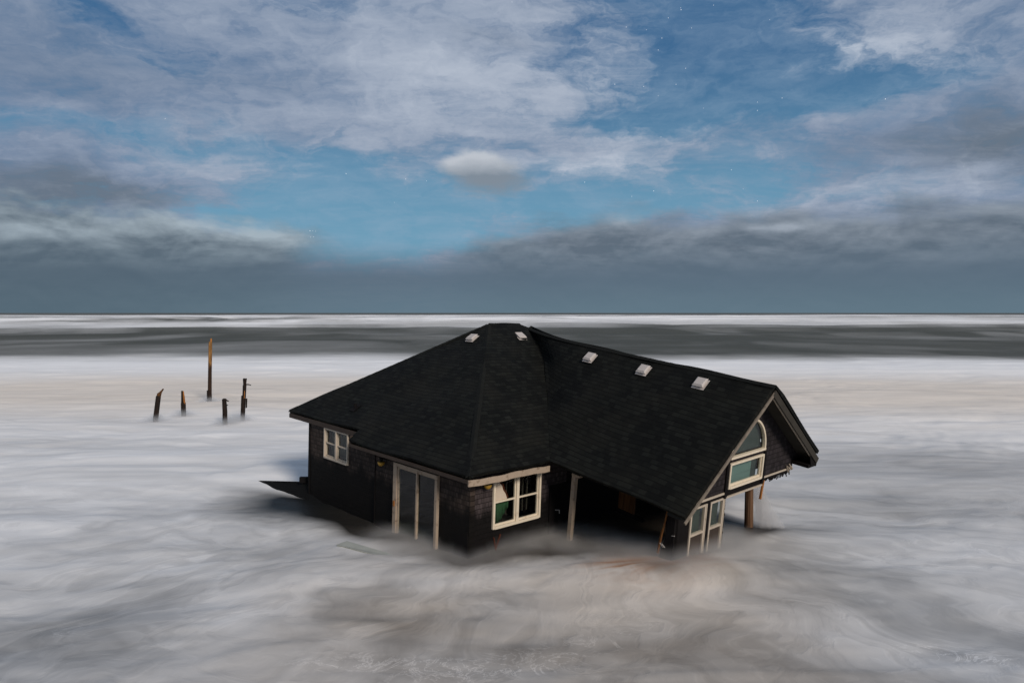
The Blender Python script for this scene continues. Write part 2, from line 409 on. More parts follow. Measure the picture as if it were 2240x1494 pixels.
def build_sea():
    rr = np.concatenate([np.linspace(0.5, 7.5, 12, endpoint=False), np.exp(np.arange(np.log(7.5), np.log(16000), .0062))])
    th = np.concatenate([np.linspace(-180, -52, 40, endpoint=False), np.linspace(-52, 52, 560), np.linspace(52, 180, 41)[1:-1]])
    T, Rr = np.meshgrid(np.radians(th), rr)
    X = Rr * np.sin(T); Y = Rr * np.cos(T)
    dist = np.hypot(X, Y)
    # --- height: long swells far out, soft foam mounds near
    far = sst(130, 260, Y) * (1.0 + 2.2 * sst(300, 700, Y))
    ph = Y / 62.0 + fbm(X / 90, Y / 200, 3, 3) * 1.6
    sw = np.sin(ph * 2 * np.pi); swell = (np.exp(sw * 1.2) - 1.2) * .42 * (.5 + fbm(X / 70, Y / 90, 3, 8))
    Z = far * swell * sst(2500, 400, dist)
    Z += (fbm(X / 5.0 + 3 * fbm(X / 9, Y / 9, 2, 4), Y / 2.4, 4, 21) - .5) * .34 * sst(160, 30, dist)
    Z += (fbm(X / 14, Y / 5, 3, 31) - .5) * .35 * sst(10, 30, dist)
    # hummock of surf piled in front of the house and a sag of the water left of it
    def g(x, y, rx, ry, a=1.0): return a * np.exp(-((X - x) / rx) ** 2 - ((Y - y) / ry) ** 2)
    Z += g(.2, 16.6, 3.6, 1.6, .09) + g(-6, 18.2, 3, 1.2, .08) + g(5.0, 16.6, 4.2, 2.6, .34) + g(8.0, 19.8, 3.2, 1.8, .16)
    # --- foam thickness, later cut to paint the house's shade
    warp = fbm(X / 30, Y / 30, 3, 5) * 2 - 1
    f = np.ones_like(X) * .93
    st = fbm(X / 26 + warp, Y / 3.2 + warp * 2, 5, 41)
    f += (st - .5) * .26
    # breaker zone: white up to ~95 m, dark wave faces beyond, white crests far out
    edge = 97 + (fbm(X / 40, Y / 60, 4, 51) - .5) * 34 - 12 * sst(0, 120, X) * 0
    inner = sst(edge + 14, edge - 12, Y)
    bandlo = 275 + (fbm(X / 160, Y / 600, 4, 61) - .5) * 90
    outer = sst(bandlo - 40, bandlo + 130, Y + (fbm(X / 70, Y / 150, 4, 65) - .5) * 160)
    hor = sst(1500, 2600, Y + (fbm(X / 500, Y / 3000, 4, 63) - .5) * 1900)
    wq = fbm(X / 90, Y / 110, 3, 73)
    fst = fbm(X / 38 + 4 * wq, Y / 62 + 5 * fbm(X / 70, Y / 90, 3, 74), 5, 71)
    dark = .10 + .13 * sst(.42, .78, fst) * (.4 + fbm(X / 20, Y / 30, 4, 77)) + .06 * sst(.4, .8, fbm(X / 30 + 3 * wq, Y / 26, 4, 79))
    whit = .86 + (fbm(X / 150 + 3 * fbm(X / 400, Y / 500, 3, 83), Y / 260, 5, 81) - .5) * 1.8
    whit = np.clip(whit, .1, .95) * (1 - hor) + .14 * hor
    f = inner * f + (1 - inner) * (outer * whit + (1 - outer) * dark)
    # near the camera the sheet is thinner, with sandy water showing
    near = sst(48, 13, dist) * (.55 + .45 * sst(24, 14, dist))
    f = f * (1 - near) + near * (.46 + (fbm(X / 5.2 + 2.2 * fbm(X / 5, Y / 5, 3, 91), Y / 2.4 + 1.6 * fbm(X / 6, Y / 4, 3, 93), 5, 95) - .5) * .60)
    # shade and reflection of the house painted into thinner foam beside and under it
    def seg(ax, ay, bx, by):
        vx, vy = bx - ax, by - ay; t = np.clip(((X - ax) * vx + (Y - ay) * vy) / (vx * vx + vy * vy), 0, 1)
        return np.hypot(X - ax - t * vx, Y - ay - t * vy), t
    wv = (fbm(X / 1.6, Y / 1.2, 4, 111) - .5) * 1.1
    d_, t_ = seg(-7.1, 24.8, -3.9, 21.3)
    shade_mask = sst(.5, -.4, Y - (24.75 - (X + 7.1) * .50) + wv * .3)
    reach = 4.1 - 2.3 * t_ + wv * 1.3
    f -= .95 * shade_mask * (1 - np.clip(d_ / np.maximum(reach, .3), 0, 1)) ** 1.25
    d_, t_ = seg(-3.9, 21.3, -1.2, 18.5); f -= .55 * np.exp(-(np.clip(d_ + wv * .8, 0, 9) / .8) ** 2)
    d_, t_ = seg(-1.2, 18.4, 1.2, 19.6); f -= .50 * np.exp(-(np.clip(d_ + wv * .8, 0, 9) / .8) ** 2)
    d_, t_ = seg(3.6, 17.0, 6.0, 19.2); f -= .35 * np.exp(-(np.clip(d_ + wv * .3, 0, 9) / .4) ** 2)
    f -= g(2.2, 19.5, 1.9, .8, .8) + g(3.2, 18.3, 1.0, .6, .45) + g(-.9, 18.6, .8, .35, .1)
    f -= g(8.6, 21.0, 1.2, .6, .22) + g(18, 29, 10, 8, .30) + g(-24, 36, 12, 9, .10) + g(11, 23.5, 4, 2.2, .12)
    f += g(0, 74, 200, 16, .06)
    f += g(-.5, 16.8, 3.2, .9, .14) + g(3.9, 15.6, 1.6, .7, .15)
    # inside the rooms: water painted black for the indoor shade
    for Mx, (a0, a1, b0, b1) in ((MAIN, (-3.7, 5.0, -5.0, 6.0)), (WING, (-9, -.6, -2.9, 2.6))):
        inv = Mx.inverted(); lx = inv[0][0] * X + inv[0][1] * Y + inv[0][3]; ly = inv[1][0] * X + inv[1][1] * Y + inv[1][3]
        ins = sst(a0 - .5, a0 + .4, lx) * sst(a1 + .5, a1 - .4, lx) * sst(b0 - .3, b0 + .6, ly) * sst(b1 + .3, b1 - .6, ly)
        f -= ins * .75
    f = np.clip(f, .03, 1.0)
    sand = np.clip(.95 * sst(30, 12, dist) * sst(-8.5, -1.5, X + wv * 2) * sst(9, 4, X + wv * 2) * (.35 + fbm(X / 4, Y / 3, 4, 101)) + g(2.6, 16.4, 1.6, 1.2, .9) + g(6.6, 20.4, 1.0, 1.4, .5) + g(4.6, 16.8, 1.0, .8, .6) + .95 * g(-30, 58, 34, 13) + .95 * g(34, 56, 34, 14) + .4 * g(0, 62, 90, 16), 0, 1)
    tan = g(3.2, 17.5, 1.0, 1.1, 1.1) + g(3.0, 17.2, 1.1, .5, .5) + g(4.7, 17.6, .6, .5, .5)
    nr, nc = X.shape
    V_ = np.stack([X, Y, Z], -1).reshape(-1, 3)
    idx = np.arange(nr * nc).reshape(nr, nc)
    a = idx[:-1]; b = np.roll(idx, -1, 1)[:-1]; c = np.roll(idx, -1, 1)[1:]; d = idx[1:]
    F_ = np.stack([a, b, c, d][::-1], -1).reshape(-1, 4)
    me = bpy.data.meshes.new('sea'); me.vertices.add(len(V_)); me.vertices.foreach_set('co', V_.ravel().astype(np.float32))
    me.loops.add(F_.size); me.loops.foreach_set('vertex_index', F_.ravel().astype(np.int32))
    me.polygons.add(len(F_)); me.polygons.foreach_set('loop_start', np.arange(0, F_.size, 4, dtype=np.int32))
    me.polygons.foreach_set('use_smooth', np.ones(len(F_), bool))
    me.update(calc_edges=True)
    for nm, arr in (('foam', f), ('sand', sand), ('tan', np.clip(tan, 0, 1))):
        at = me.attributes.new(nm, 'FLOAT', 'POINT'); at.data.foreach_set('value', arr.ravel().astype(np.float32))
    m, n, b = newmat('sea_foam')
    def attr(nm):
        a_ = n.nodes.new('ShaderNodeAttribute'); a_.attribute_name = nm; return NV(n, a_.outputs['Fac'])
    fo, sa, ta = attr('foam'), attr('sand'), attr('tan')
    x, y, z = sep(n, obj_co(n))
    w1 = noise(n, comb(n, x * .10, y * .22, 0.0), 1, 3, .5); w2 = noise(n, comb(n, x * .10 + 5.0, y * .22 + 9.0, 0.0), 1, 3, .5)
    nr_ = (y * -1.0).step(-31, -21)
    s1 = noise(n, comb(n, x * .22 + w1 * 3.0, y * 1.1 + w2 * 3.2, 0.0), 1, 5, .52, .5)
    cx_ = x - 1.5; cy_ = y - 26.0
    th_ = cx_._m('ARCTAN2', cy_ * -1.0); rr_ = (cx_ * cx_ + cy_ * cy_).pow(.5)
    wa = noise(n, comb(n, x * .22, y * .30, 20.0), 1, 3, .5, .6); wb = noise(n, comb(n, x * .22, y * .30, 31.0), 1, 3, .5, .6)
    s3 = noise(n, comb(n, th_ * 7.5 + wa * 2.6, rr_ * .20 + wb * 2.2, 2.0), 1, 6, .55, .7)
    s4 = noise(n, comb(n, th_ * 19.0 + wa * 7.0, rr_ * .55 + wb * 6.0, 5.0), 1, 4, .55, .10)
    wisp = (1.0 - (s4 - .5).abs() * 9.0).max(0.0).pow(2.0)
    s3 = s3 * .72 + s4 * .28 + (s4 - .5) * .28 + wisp * s3.step(.42, .62) * .08
    s1 = s1 * (1.0 - nr_) + s3 * nr_
    s2 = noise(n, comb(n, x * .9 + w2 * 5.0, y * 2.6 + w1 * 5.0, 3.0), 1, 5, .55, .8)
    scum = noise(n, comb(n, x * .8 + w2 * 5.0, y * 1.3 + w1 * 5.0, 8.0), 1.0, 7, .68, 1.6)
    line = ((scum - .5).abs() * -1.0).step(-.022, 0.0) * noise(n, comb(n, x * .25, y * .5, 12.0), 1, 3, .5).step(.52, .70) * (y * -1.0).step(-17, -11)
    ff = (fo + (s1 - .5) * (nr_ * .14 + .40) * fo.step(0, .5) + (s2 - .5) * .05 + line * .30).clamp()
    veil = noise(n, comb(n, x * .5 + w1 * 4, y * 1.0 + w2 * 4, 6.0), 1.2, 6, .6, 1.2)
    water = mixc(n, sa, (.009, .010, .010), (.080, .062, .045))
    water = mixc(n, y.step(45, 85), water, (.058, .062, .054))
    foamc = mixc(n, sa, (.80, .795, .785), (.70, .635, .56))
    foamc = mixc(n, ta * (veil.step(.35, .6)), foamc, (.42, .22, .12))
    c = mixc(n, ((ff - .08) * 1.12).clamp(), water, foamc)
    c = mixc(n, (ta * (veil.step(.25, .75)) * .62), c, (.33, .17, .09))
    n.links.new(c.s, b.inputs['Base Color'])
    ro = ((ff.step(0, .7) * .45 + .42) + y.step(60, 120) * .45).min(.92)
    n.links.new(ro.s, b.inputs['Roughness'])
    b.inputs['Specular IOR Level'].default_value = .08
    bump(n, b, s1, .18, .25)
    me.materials.append(m)
    o = bpy.data.objects.new('sea', me); col.objects.link(o); o['kind'] = 'structure'; o['label'] = 'storm surf blurred to milky white foam over the whole sea'
build_sea()

# ------------------------------------------------------------------ the house
house = thing('house', (0.5, 20.5, 0), 'dark shingled house torn from its pilings, sagging half sunk in white surf', 'house')
K = 3.66 / 5.503                                   # roof pitch of the main block
WW, WH, WR = 3.456, 2.773, 2.95                    # wing: half width, rise, right half width
VAL = [(0, 1.44), (.21, 1.83), (.9, 1.60), (1.65, 1.16), (2.27, .6), (3.56, -.61), (4.67, -1.7), (5.503, -2.51)]
def valley(x):
    for (x0, b0), (x1, b1) in zip(VAL, VAL[1:]):
        if x <= x1 + 1e-9: return b0 + (b1 - b0) * (x - x0) / (x1 - x0)
    return VAL[-1][1]
def sheet(mb, Lf, Rf, t0, t1, nt_, ns, ufun, vfun, wobble=.012, P=None):
    for i in range(nt_):
        ta, tb = t0 + (t1 - t0) * i / nt_, t0 + (t1 - t0) * (i + 1) / nt_
        for j in range(ns):
            q = []; uv = []
            for t, s in ((tb, j / ns), (tb, (j + 1) / ns), (ta, (j + 1) / ns), (ta, j / ns)):
                p = P(t, s) if P else Lf(t).lerp(Rf(t), s)
                uv.append((ufun(p), vfun(p, t)))
                p = p + Vector((0, 0, wobble * (math.sin(p.x * 1.9 + p.y * .7) + math.sin(p.y * 2.3 - p.x * 1.1))))
                q.append(p)
            mb.face(q, uv)
def solid(o, th=.10):
    s = o.modifiers.new('weld', 'WELD'); s.merge_threshold = .0005
    s = o.modifiers.new('solid', 'SOLIDIFY'); s.thickness = th; s.offset = -1
SL = math.sqrt(1 + K * K)
mb = MB()
VV = lambda x, y, z: Vector((x, y, z))
# left hip face (short eave on the left, long eave on the right), front face, back and far faces
sheet(mb, lambda t: VV(-t, -t, -K * t), lambda t: VV(t, -t, -K * t), .0001, 5.09, 18, 14, lambda p: p.x, lambda p, t: t * SL, .020)
sheet(mb, lambda t: VV(-.30, -t, -K * t), lambda t: VV(t, -t, -K * t), 5.09, 5.503, 2, 14, lambda p: p.x, lambda p, t: t * SL, .020)
sheet(mb, lambda t: VV(t, -t, -K * t), lambda t: VV(t, valley(t), -K * t), .0001, 5.503, 26, 12, lambda p: p.y, lambda p, t: t * SL, .020)
sheet(mb, lambda t: VV(-t, 1.44 + t, -K * t), lambda t: VV(-t, -t, -K * t), .0001, 5.09, 10, 6, lambda p: p.y, lambda p, t: t * SL, .020)
sheet(mb, lambda t: VV(t, 1.95 + t * .12, -K * t), lambda t: VV(t, 1.44 + t, -K * t), 1.6, 5.09, 8, 6, lambda p: p.y, lambda p, t: t * SL, .020)
sheet(mb, lambda t: VV(t, 1.44 + t, -K * t), lambda t: VV(-t, 1.44 + t, -K * t), .0001, 5.09, 10, 6, lambda p: p.x, lambda p, t: t * SL, .020)
roof = mb.build('roof', M['roof'], house, MAIN, label='big hipped black shingle roof over the left half of the house')
solid(roof)
# wing roof, bent where it meets the valley
toW = WING.inverted() @ MAIN
def wing_pt(t, s):
    x = .21 + t * (5.503 - .21); Vp = toW @ VV(x, valley(x), -K * x)
    xv = Vp.x; px = xv * (1 - s)
    d = Vp - VV(xv, -WW * t, -WH * t); kk = math.exp(-((px - xv) / 1.5) ** 1.3) if px > xv else 1.0
    kk *= (1 - s) ** .3 if s < 1 else 0
    return VV(px, -WW * t, -WH * t) + d * kk
mb = MB(); WSL = math.hypot(WW, WH)
sheet(mb, None, None, 0, 1, 24, 30, lambda p: p.x, lambda p, t: t * WSL, .018, wing_pt)
def wing_back(t, s):
    p0 = wing_pt(0, s); return p0 + VV(0, WR * t, -WH * WR / WW * t)
sheet(mb, None, None, 0, 1, 6, 30, lambda p: p.x, lambda p, t: t * WSL, .018, wing_back)
wroof = mb.build('roof', M['roof'], house, WING, label='sagging gabled black shingle roof of the right wing')
solid(wroof, .11)
# ridge and hip caps
def caps(mb, pts, wdt=.19, step=.28):
    for a, b in zip(pts, pts[1:]):
        a = Vector(a); b = Vector(b); n = max(1, int((b - a).length / step))
        for i in range(n):
            p = a.lerp(b, i / n); q = a.lerp(b, (i + 1.15) / n)
            d = (q - p).normalized(); sd_ = d.cross(Vector((0, 0, 1))).normalized(); dn = Vector((0, 0, -wdt * .30))
            up = Vector((0, 0, .014)); lift = Vector((0, 0, .008))
            P = [p + up - sd_ * wdt / 2 + dn, p + up + lift, p + up + sd_ * wdt / 2 + dn, q + up - sd_ * wdt / 2 + dn, q + up, q + up + sd_ * wdt / 2 + dn]
            i0 = len(mb.v); mb.v += [tuple(v) for v in P] + [tuple(v - Vector((0, 0, .02))) for v in P]
            for f in ((0, 1, 4, 3), (1, 2, 5, 4), (0, 6, 7, 1), (1, 7, 8, 2), (3, 4, 10, 9), (4, 5, 11, 10), (6, 9, 10, 7), (7, 10, 11, 8), (0, 3, 9, 6), (2, 8, 11, 5)): mb.f.append([i0 + j for j in f])
hip = lambda sx, t: (sx * t, -t, -K * t)
mb = MB(); caps(mb, [(0, 0, 0), (0, 1.5, 0)]); caps(mb, [hip(-1, .05), hip(-1, 5.05)]); caps(mb, [hip(1, .05), hip(1, 5.45)])
mb.build('ridge_cap', M['cap'], roof, MAIN)
mb = MB(); caps(mb, [wing_pt(0, s / 14) for s in range(15)]); mb.build('ridge_cap', M['cap'], wroof, WING)
# roof vents: flange, box, sloping lid
def vent(host, frame_, pos, udir, vdir, sc=.78):
    """udir: along the course, vdir: down the slope"""
    u = Vector(udir).normalized(); v = Vector(vdir).normalized(); n = u.cross(v)
    if n.z < 0: n = -n
    p = Vector(pos)
    def tf(q): return tuple(p + u * q[0] * sc + v * q[1] * sc + n * q[2] * sc)
    a = MB(); a.box(-.25, .25, -.22, .27, .02, .035, tf); a.box(-.19, .19, -.17, .18, .035, .115, tf)
    r = a.build('roof_vent', M['vent'], host, frame_)
    b = MB(); i0 = len(b.v)
    P = [(-.17, -.17, .15), (.17, -.17, .15), (.17, .15, .17), (-.17, .15, .17), (-.225, -.21, .115), (.225, -.21, .115), (.225, .22, .116), (-.225, .22, .116)]
    b.v += [tf(q) for q in P]
    for f in ((0, 1, 2, 3), (0, 4, 5, 1), (1, 5, 6, 2), (2, 6, 7, 3), (3, 7, 4, 0), (4, 7, 6, 5)): b.f.append([i0 + j for j in f])
    b.build('vent_hood', M['vent'], r, frame_)
for x in (-6.14, -3.95, -1.94): vent(house, WING, (x, -.39, -.39 * WH / WW), (1, 0, 0), (0, -WW, -WH))
vent(house, MAIN, (.68, .91, -.68 * K), (0, 1, 0), (1, 0, -K)); vent(house, MAIN, (.05, -.80, -.80 * K), (1, 0, 0), (0, -1, -K))
mb = MB(); p = Vector((-1.71, -4.41, -4.41 * K)); mb.tube([p + Vector((0, 0, -.1)), p + Vector((0, 0, .17))], [.05, .05], 12)
mb.box(-1.86, -1.56, -4.56, -4.26, 0, .012, lambda q: (q[0], q[1], q[2] + K * q[1] + .02)); mb.build('vent_pipe', M['black'], house, MAIN)

# --- fascia boards and soffits
z5 = -K * 5.503; z50 = -K * 5.09
mb = MB(); mb.box(-.30, 5.47, -5.49, -5.455, z5 - .20, z5 - .105); mb.box(-.30, -.265, -5.455, -5.05, z5 - .20, z5 + .13)
mb.build('fascia', M['fascia'], house, MAIN, label='weathered brown fascia along the left eave')
mb = MB(); mb.box(-5.05, -.305, -5.08, -5.045, z50 - .26, z50 - .105); mb.box(-5.08, -5.05, -5.08, 5.9, z50 - .26, z50 - .105)
mb.build('fascia', M['fascia'], house, MAIN)
mb = MB()
for i in range(14):       # warped cream board over the front window
    b0 = -5.50 + i * (3.02 / 14); b1 = b0 + 3.02 / 14
    wv = lambda b: .012 * math.sin(b * 3.1) + .008 * math.sin(b * 7.7)
    mb.box(5.455, 5.49, b0, b1, 0, .165, lambda q: (q[0], q[1], z5 - .285 + q[2] + wv(q[1])))
mb.build('fascia', M['trim'], house, MAIN, label='warped pinkish board above the front window')
mb = MB(); mb.box(-5.04, -.31, -5.04, -4.98, z50 - .25, z50 - .225); mb.box(-5.04, -3.7, -4.98, 5.4, z50 - .25, z50 - .225)
mb.box(-.26, 5.45, -5.45, -5.07, z5 - .198, z5 - .17); mb.box(5.07, 5.45, -5.07, -2.6, z5 - .262, z5 - .24)
mb.build('soffit', M['soffit'], house, MAIN)

# --- main block walls (openings cut through)
ZT, ZB = z5 - .14, -7.4
def rect(a, b, c, d): return [(a, c), (b, c), (b, d), (a, d)]
WL = (-2.614, -1.08, -4.673, -3.64)       # left window
DR = (1.67, 3.77, -6.35, -4.03)           # sliding door
WF = (-4.20, -2.36, -5.40, -3.98)         # front window
mb = MB(); mb.panel(rect(-3.70, .60, ZB, z50 - .2), [rect(*WL)], lambda u, v, d: (u, -5.0 + d, v), .12)
mb.build('wall', M['shakes'], house, MAIN)
mb = MB(); mb.panel([(.60, ZB), (5.06, ZB), (5.06, ZT), (.60, ZT)], [rect(*DR)], lambda u, v, d: (u, -5.07 + d, v), .18)
mb.build('wall', M['shakes'], house, MAIN)
mb = MB(); mb.panel([(-4.88, ZB), (-1.2, ZB), (-1.2, ZT), (-4.88, ZT)], [rect(*WF)], lambda u, v, d: (5.0 - d, u, v), .12)
mb.build('wall', M['shakes_side'], house, MAIN, label='front wall whose shingles still show below the eave lamp')
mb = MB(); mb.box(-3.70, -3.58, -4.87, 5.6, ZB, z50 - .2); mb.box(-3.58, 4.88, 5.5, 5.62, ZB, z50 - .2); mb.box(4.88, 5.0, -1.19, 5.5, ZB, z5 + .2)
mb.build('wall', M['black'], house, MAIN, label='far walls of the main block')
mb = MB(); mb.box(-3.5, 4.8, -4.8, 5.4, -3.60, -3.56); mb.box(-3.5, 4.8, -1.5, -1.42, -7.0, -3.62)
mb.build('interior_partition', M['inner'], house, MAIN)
# corner boards
mb = MB(); mb.box(-3.72, -3.62, -5.025, -5.002, ZB, z50 - .2); mb.build('corner_board', M['black'], house, MAIN)
mb = MB(); mb.box(.58, .60, -5.09, -4.99, ZB, ZT)
mb.build('corner_board', M['black'], house, MAIN)

def window(frame_, plane, side, u0, u1, v0, v1, fw, mats, mull=True, sash=True, depth=.06, mid=.5, name='window', label=None, back=None):
    """side 0: plane is y=const facing -y; side 1: plane is x=const facing +x"""
    def B(m_, a, b, c, d, o0, o1):
        if side == 0: m_.box(a, b, plane - o1, plane - o0, c, d)
        else: m_.box(plane + o0, plane + o1, a, b, c, d)
    fr, sa, gl = mats
    m_ = MB()
    B(m_, u0 - fw, u0, v0 - fw, v1 + fw, -.02, depth); B(m_, u1, u1 + fw, v0 - fw, v1 + fw, -.02, depth)
    B(m_, u0, u1, v1, v1 + fw, -.02, depth * .97); B(m_, u0, u1, v0 - fw * 1.1, v0, -.02, depth * 1.25)
    r = m_.build(name, fr, house, frame_, label=label, bevel=.006)
    um = (u0 + u1) / 2; halves = [(u0, u1)]
    if mull:
        m_ = MB(); B(m_, um - fw * .7, um + fw * .7, v0, v1, -.02, depth * .9); m_.build('mullion', fr, r, frame_, bevel=.005)
        halves = [(u0, um - fw * .7), (um + fw * .7, u1)]
    for a, b in halves:
        s = .028
        m_ = MB(); B(m_, a, a + s, v0, v1, -.05, .0); B(m_, b - s, b, v0, v1, -.05, .0); B(m_, a + s, b - s, v1 - s, v1, -.05, .0); B(m_, a + s, b - s, v0, v0 + s * 1.6, -.05, .0)
        if sash: vm = v0 + (v1 - v0) * mid; B(m_, a + s, b - s, vm - .02, vm + .02, -.045, .012)
        m_.build('sash', sa, r, frame_)
        m_ = MB(); B(m_, a + s, b - s, v0 + s, v1 - s, -.035, -.029); m_.build('pane', gl, r, frame_)
    return r
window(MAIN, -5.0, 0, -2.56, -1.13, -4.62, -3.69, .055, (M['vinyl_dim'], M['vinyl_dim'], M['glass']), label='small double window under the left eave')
wf = window(MAIN, 5.0, 1, -4.14, -2.42, -5.33, -4.03, .07, (M['vinyl'], M['vinyl'], M['glass']), mid=.50, label='bright cream double window on the front wall')
# curtains behind the left window, torn wallboard and green curtain behind the front one
mb = MB(); mb.box(-2.5, -1.2, -4.80, -4.79, -4.6, -3.7); mb.build('curtain', M['teal2'], house, MAIN)
mb = MB(); mb.panel([(-4.13, -4.72), (-3.60, -4.66), (-3.66, -4.52), (-3.76, -4.40), (-3.80, -4.28), (-3.93, -4.14), (-3.98, -4.06), (-4.13, -4.03)], [], lambda u, v, d: (4.94 - d, u, v), .012)
mb.build('torn_board', M['cream'], house, MAIN)
mb = MB(); mb.panel([(-3.60, -4.66), (-3.54, -4.62), (-3.62, -4.48), (-3.70, -4.38), (-3.74, -4.24), (-3.86, -4.12), (-3.90, -4.04), (-3.98, -4.055), (-3.93, -4.14), (-3.80, -4.28), (-3.76, -4.40), (-3.66, -4.52)], [], lambda u, v, d: (4.935 - d, u, v), .02)
mb.build('torn_edge', M['brick'], house, MAIN)
mb = MB(); n_ = 26
pts = [(-4.13 + .62 * i / n_, i) for i in range(n_ + 1)]
for (a, i), (b, j) in zip(pts, pts[1:]):
    lo = lambda u: -5.31 + max(0, (u + 3.85)) ** 1.0 * 1.1; hi = -4.72
    xa = 4.88 + .02 * math.sin(i * 1.3); xb = 4.88 + .02 * math.sin(j * 1.3)
    mb.face([(xa, a, lo(a)), (xb, b, lo(b)), (xb, b, hi), (xa, a, hi)])
o = mb.build('curtain', M['green'], house, MAIN, smooth=True, label='green curtain behind the lower left pane'); o.modifiers.new('solid', 'SOLIDIFY').thickness = .01
mb = MB()
for u in (-3.62, -3.45, -2.95, -2.8, -2.62): mb.box(4.70, 4.74, u, u + .03, -5.2, -4.0)
mb.build('wall_stud', M['soffit'], house, MAIN)
# sliding door
def sliding_door():
    u0, u1, v0, v1 = DR; F_ = M['trim']
    m_ = MB(); y0, y1 = -5.16, -5.02
    m_.box(u0, u0 + .17, y0, y1, v0, v1); m_.box(u1 - .11, u1, y0, y1, v0, v1); m_.box(u0 + .17, u1 - .11, y0 + .004, y1, v1 - .09, v1)
    r = m_.build('sliding_door', F_, house, MAIN, label='tall double glass sliding door with weathered cream frame', bevel=.006)
    um = (u0 + u1) / 2 + .05
    for a, b, yy in ((u0 + .17, um + .03, -5.10), (um - .03, u1 - .11, -5.06)):
        m_ = MB(); s = .06; m_.box(a, a + s, yy - .02, yy + .02, v0, v1 - .09); m_.box(b - s, b, yy - .02, yy + .02, v0, v1 - .09)
        m_.box(a + s, b - s, yy - .018, yy + .018, v1 - .15, v1 - .09); m_.box(a + s, b - s, yy - .018, yy + .018, v0, v0 + .1)
        m_.build('door_frame', M['trim'], r, MAIN, bevel=.004)
        m_ = MB(); m_.box(a + s, b - s, yy - .004, yy + .004, v0 + .1, v1 - .15); m_.build('pane', M['glass'], r, MAIN)
    m_ = MB(); m_.box(u0 + .06, u0 + .11, y0 - .03, y0, -5.33, -5.17); m_.build('handle', M['orange'], r, MAIN)
sliding_door()
# wall lamps
def wall_lamp(loc, side, label):
    m_ = MB(); x, y, z = loc
    m_.tube([(x, y, z - .02), (x, y, z + .10)], [.045, .05], 12)
    if side: m_.box(x - .16, x, y - .03, y + .03, z + .05, z + .08)
    else: m_.box(x - .03, x + .03, y, y + .14, z + .05, z + .08)
    r = m_.build('wall_lamp', M['black'], house, MAIN, label=label)
    m_ = MB(); k_ = 8
    m_.tube([(x, y, z - .02 - .13 * math.sin(i / k_ * math.pi / 2)) for i in range(k_ + 1)], [.11 * math.cos(i / k_ * math.pi / 2) + .004 for i in range(k_ + 1)], 16)
    m_.build('lamp_shade', M['brass'], r, MAIN, smooth=True)
wall_lamp((1.12, -5.22, -4.10), 0, 'brass dome lamp beside the sliding door')
wall_lamp((5.17, -4.55, -4.05), 1, 'yellow dome lamp beside the front window')
# hanging bent gutter trim piece by the step of the eave, inner door with handle
mb = MB(); mb.box(5.0, 5.045, -1.95, -1.1, -6.6, -4.55); dr = mb.build('inner_door', M['black'], house, MAIN)
mb = MB(); mb.bar((5.06, -1.72, -5.30), (5.10, -1.58, -5.32), .02, .02); mb.bar((5.10, -1.58, -5.32), (5.10, -1.57, -5.42), .025, .02); mb.build('handle', M['chrome'], dr, MAIN)
# broken skirt of boards hanging from the near corner
mb = MB(); mb.panel([(4.55, -5.5), (5.03, -5.3), (5.05, -6.7), (4.3, -6.9)], [], lambda u, v, d: (u, -5.10 + d, v), .02)
mb.panel([(-5.08, -5.4), (-4.45, -5.75), (-4.05, -6.75), (-5.08, -6.9)], [], lambda u, v, d: (5.03 + d, u, v), .02)
mb.build('torn_sheathing', M['black'], house, MAIN)
mb = MB(); mb.bar((5.08, -4.20, -5.60), (5.10, -4.1, -6.1), .05, .03, jit=.01); mb.bar((5.08, -3.95, -5.56), (5.1, -4.12, -5.95), .03, .03, jit=.01)
mb.build('torn_batten', M['brick'], house, MAIN)

# --- wing: gable wall
XG = -.55
def rake(y, off): return -(WH / WW) * abs(y) - off
outer = [(-3.0, -2.87), (2.60, -2.87)]
outer += [(2.60, -2.60), (2.90, -2.59), (2.90, rake(2.90, .155)), (0, -.15), (-3.0, rake(3.0, .16))]
arch = [(-.86, -1.96)] + [(.02 - .86 * math.cos(a) , -1.96 + .95 * math.sin(a)) for a in [math.pi * i / 20 for i in range(0, 21)]]
arch = arch[1:]
mb = MB(); mb.panel(outer, [arch, rect(-.85, .85, -2.83, -2.12)], lambda u, v, d: (XG - d, u, v), .12)
gw = mb.build('gable_wall', M['shakes_gable'], house, WING, label='shingled gable end of the right wing')
# trim boards: rakes, skirt strips
mb = MB()
mb.bar((0.02, .05, -.20), (0.02, -3.44, -3.44 * WH / WW - .21), .03, .085, up=(0, -WH, WW)); mb.build('rake_board', M['rake'], house, WING, label='pale board along the near rake of the gable')
mb = MB(); mb.bar((0.02, .0, -.19), (0.02, WR - .02, -(WR) * WH / WW - .17), .035, .17, up=(0, WH, WW)); mb.build('rake_board', M['soffit'], house, WING)
mb = MB(); mb.bar((-.045, .02, -.30), (-.045, WR - .15, -(WR - .15) * WH / WW - .285), .03, .035, up=(0, WH, WW)); mb.bar((-.045, -.02, -.33), (-.045, -3.35, -3.35 * WH / WW - .32), .03, .04, up=(0, -WH, WW))
mb.build('rake_moulding', M['vinyl_dim'], house, WING)
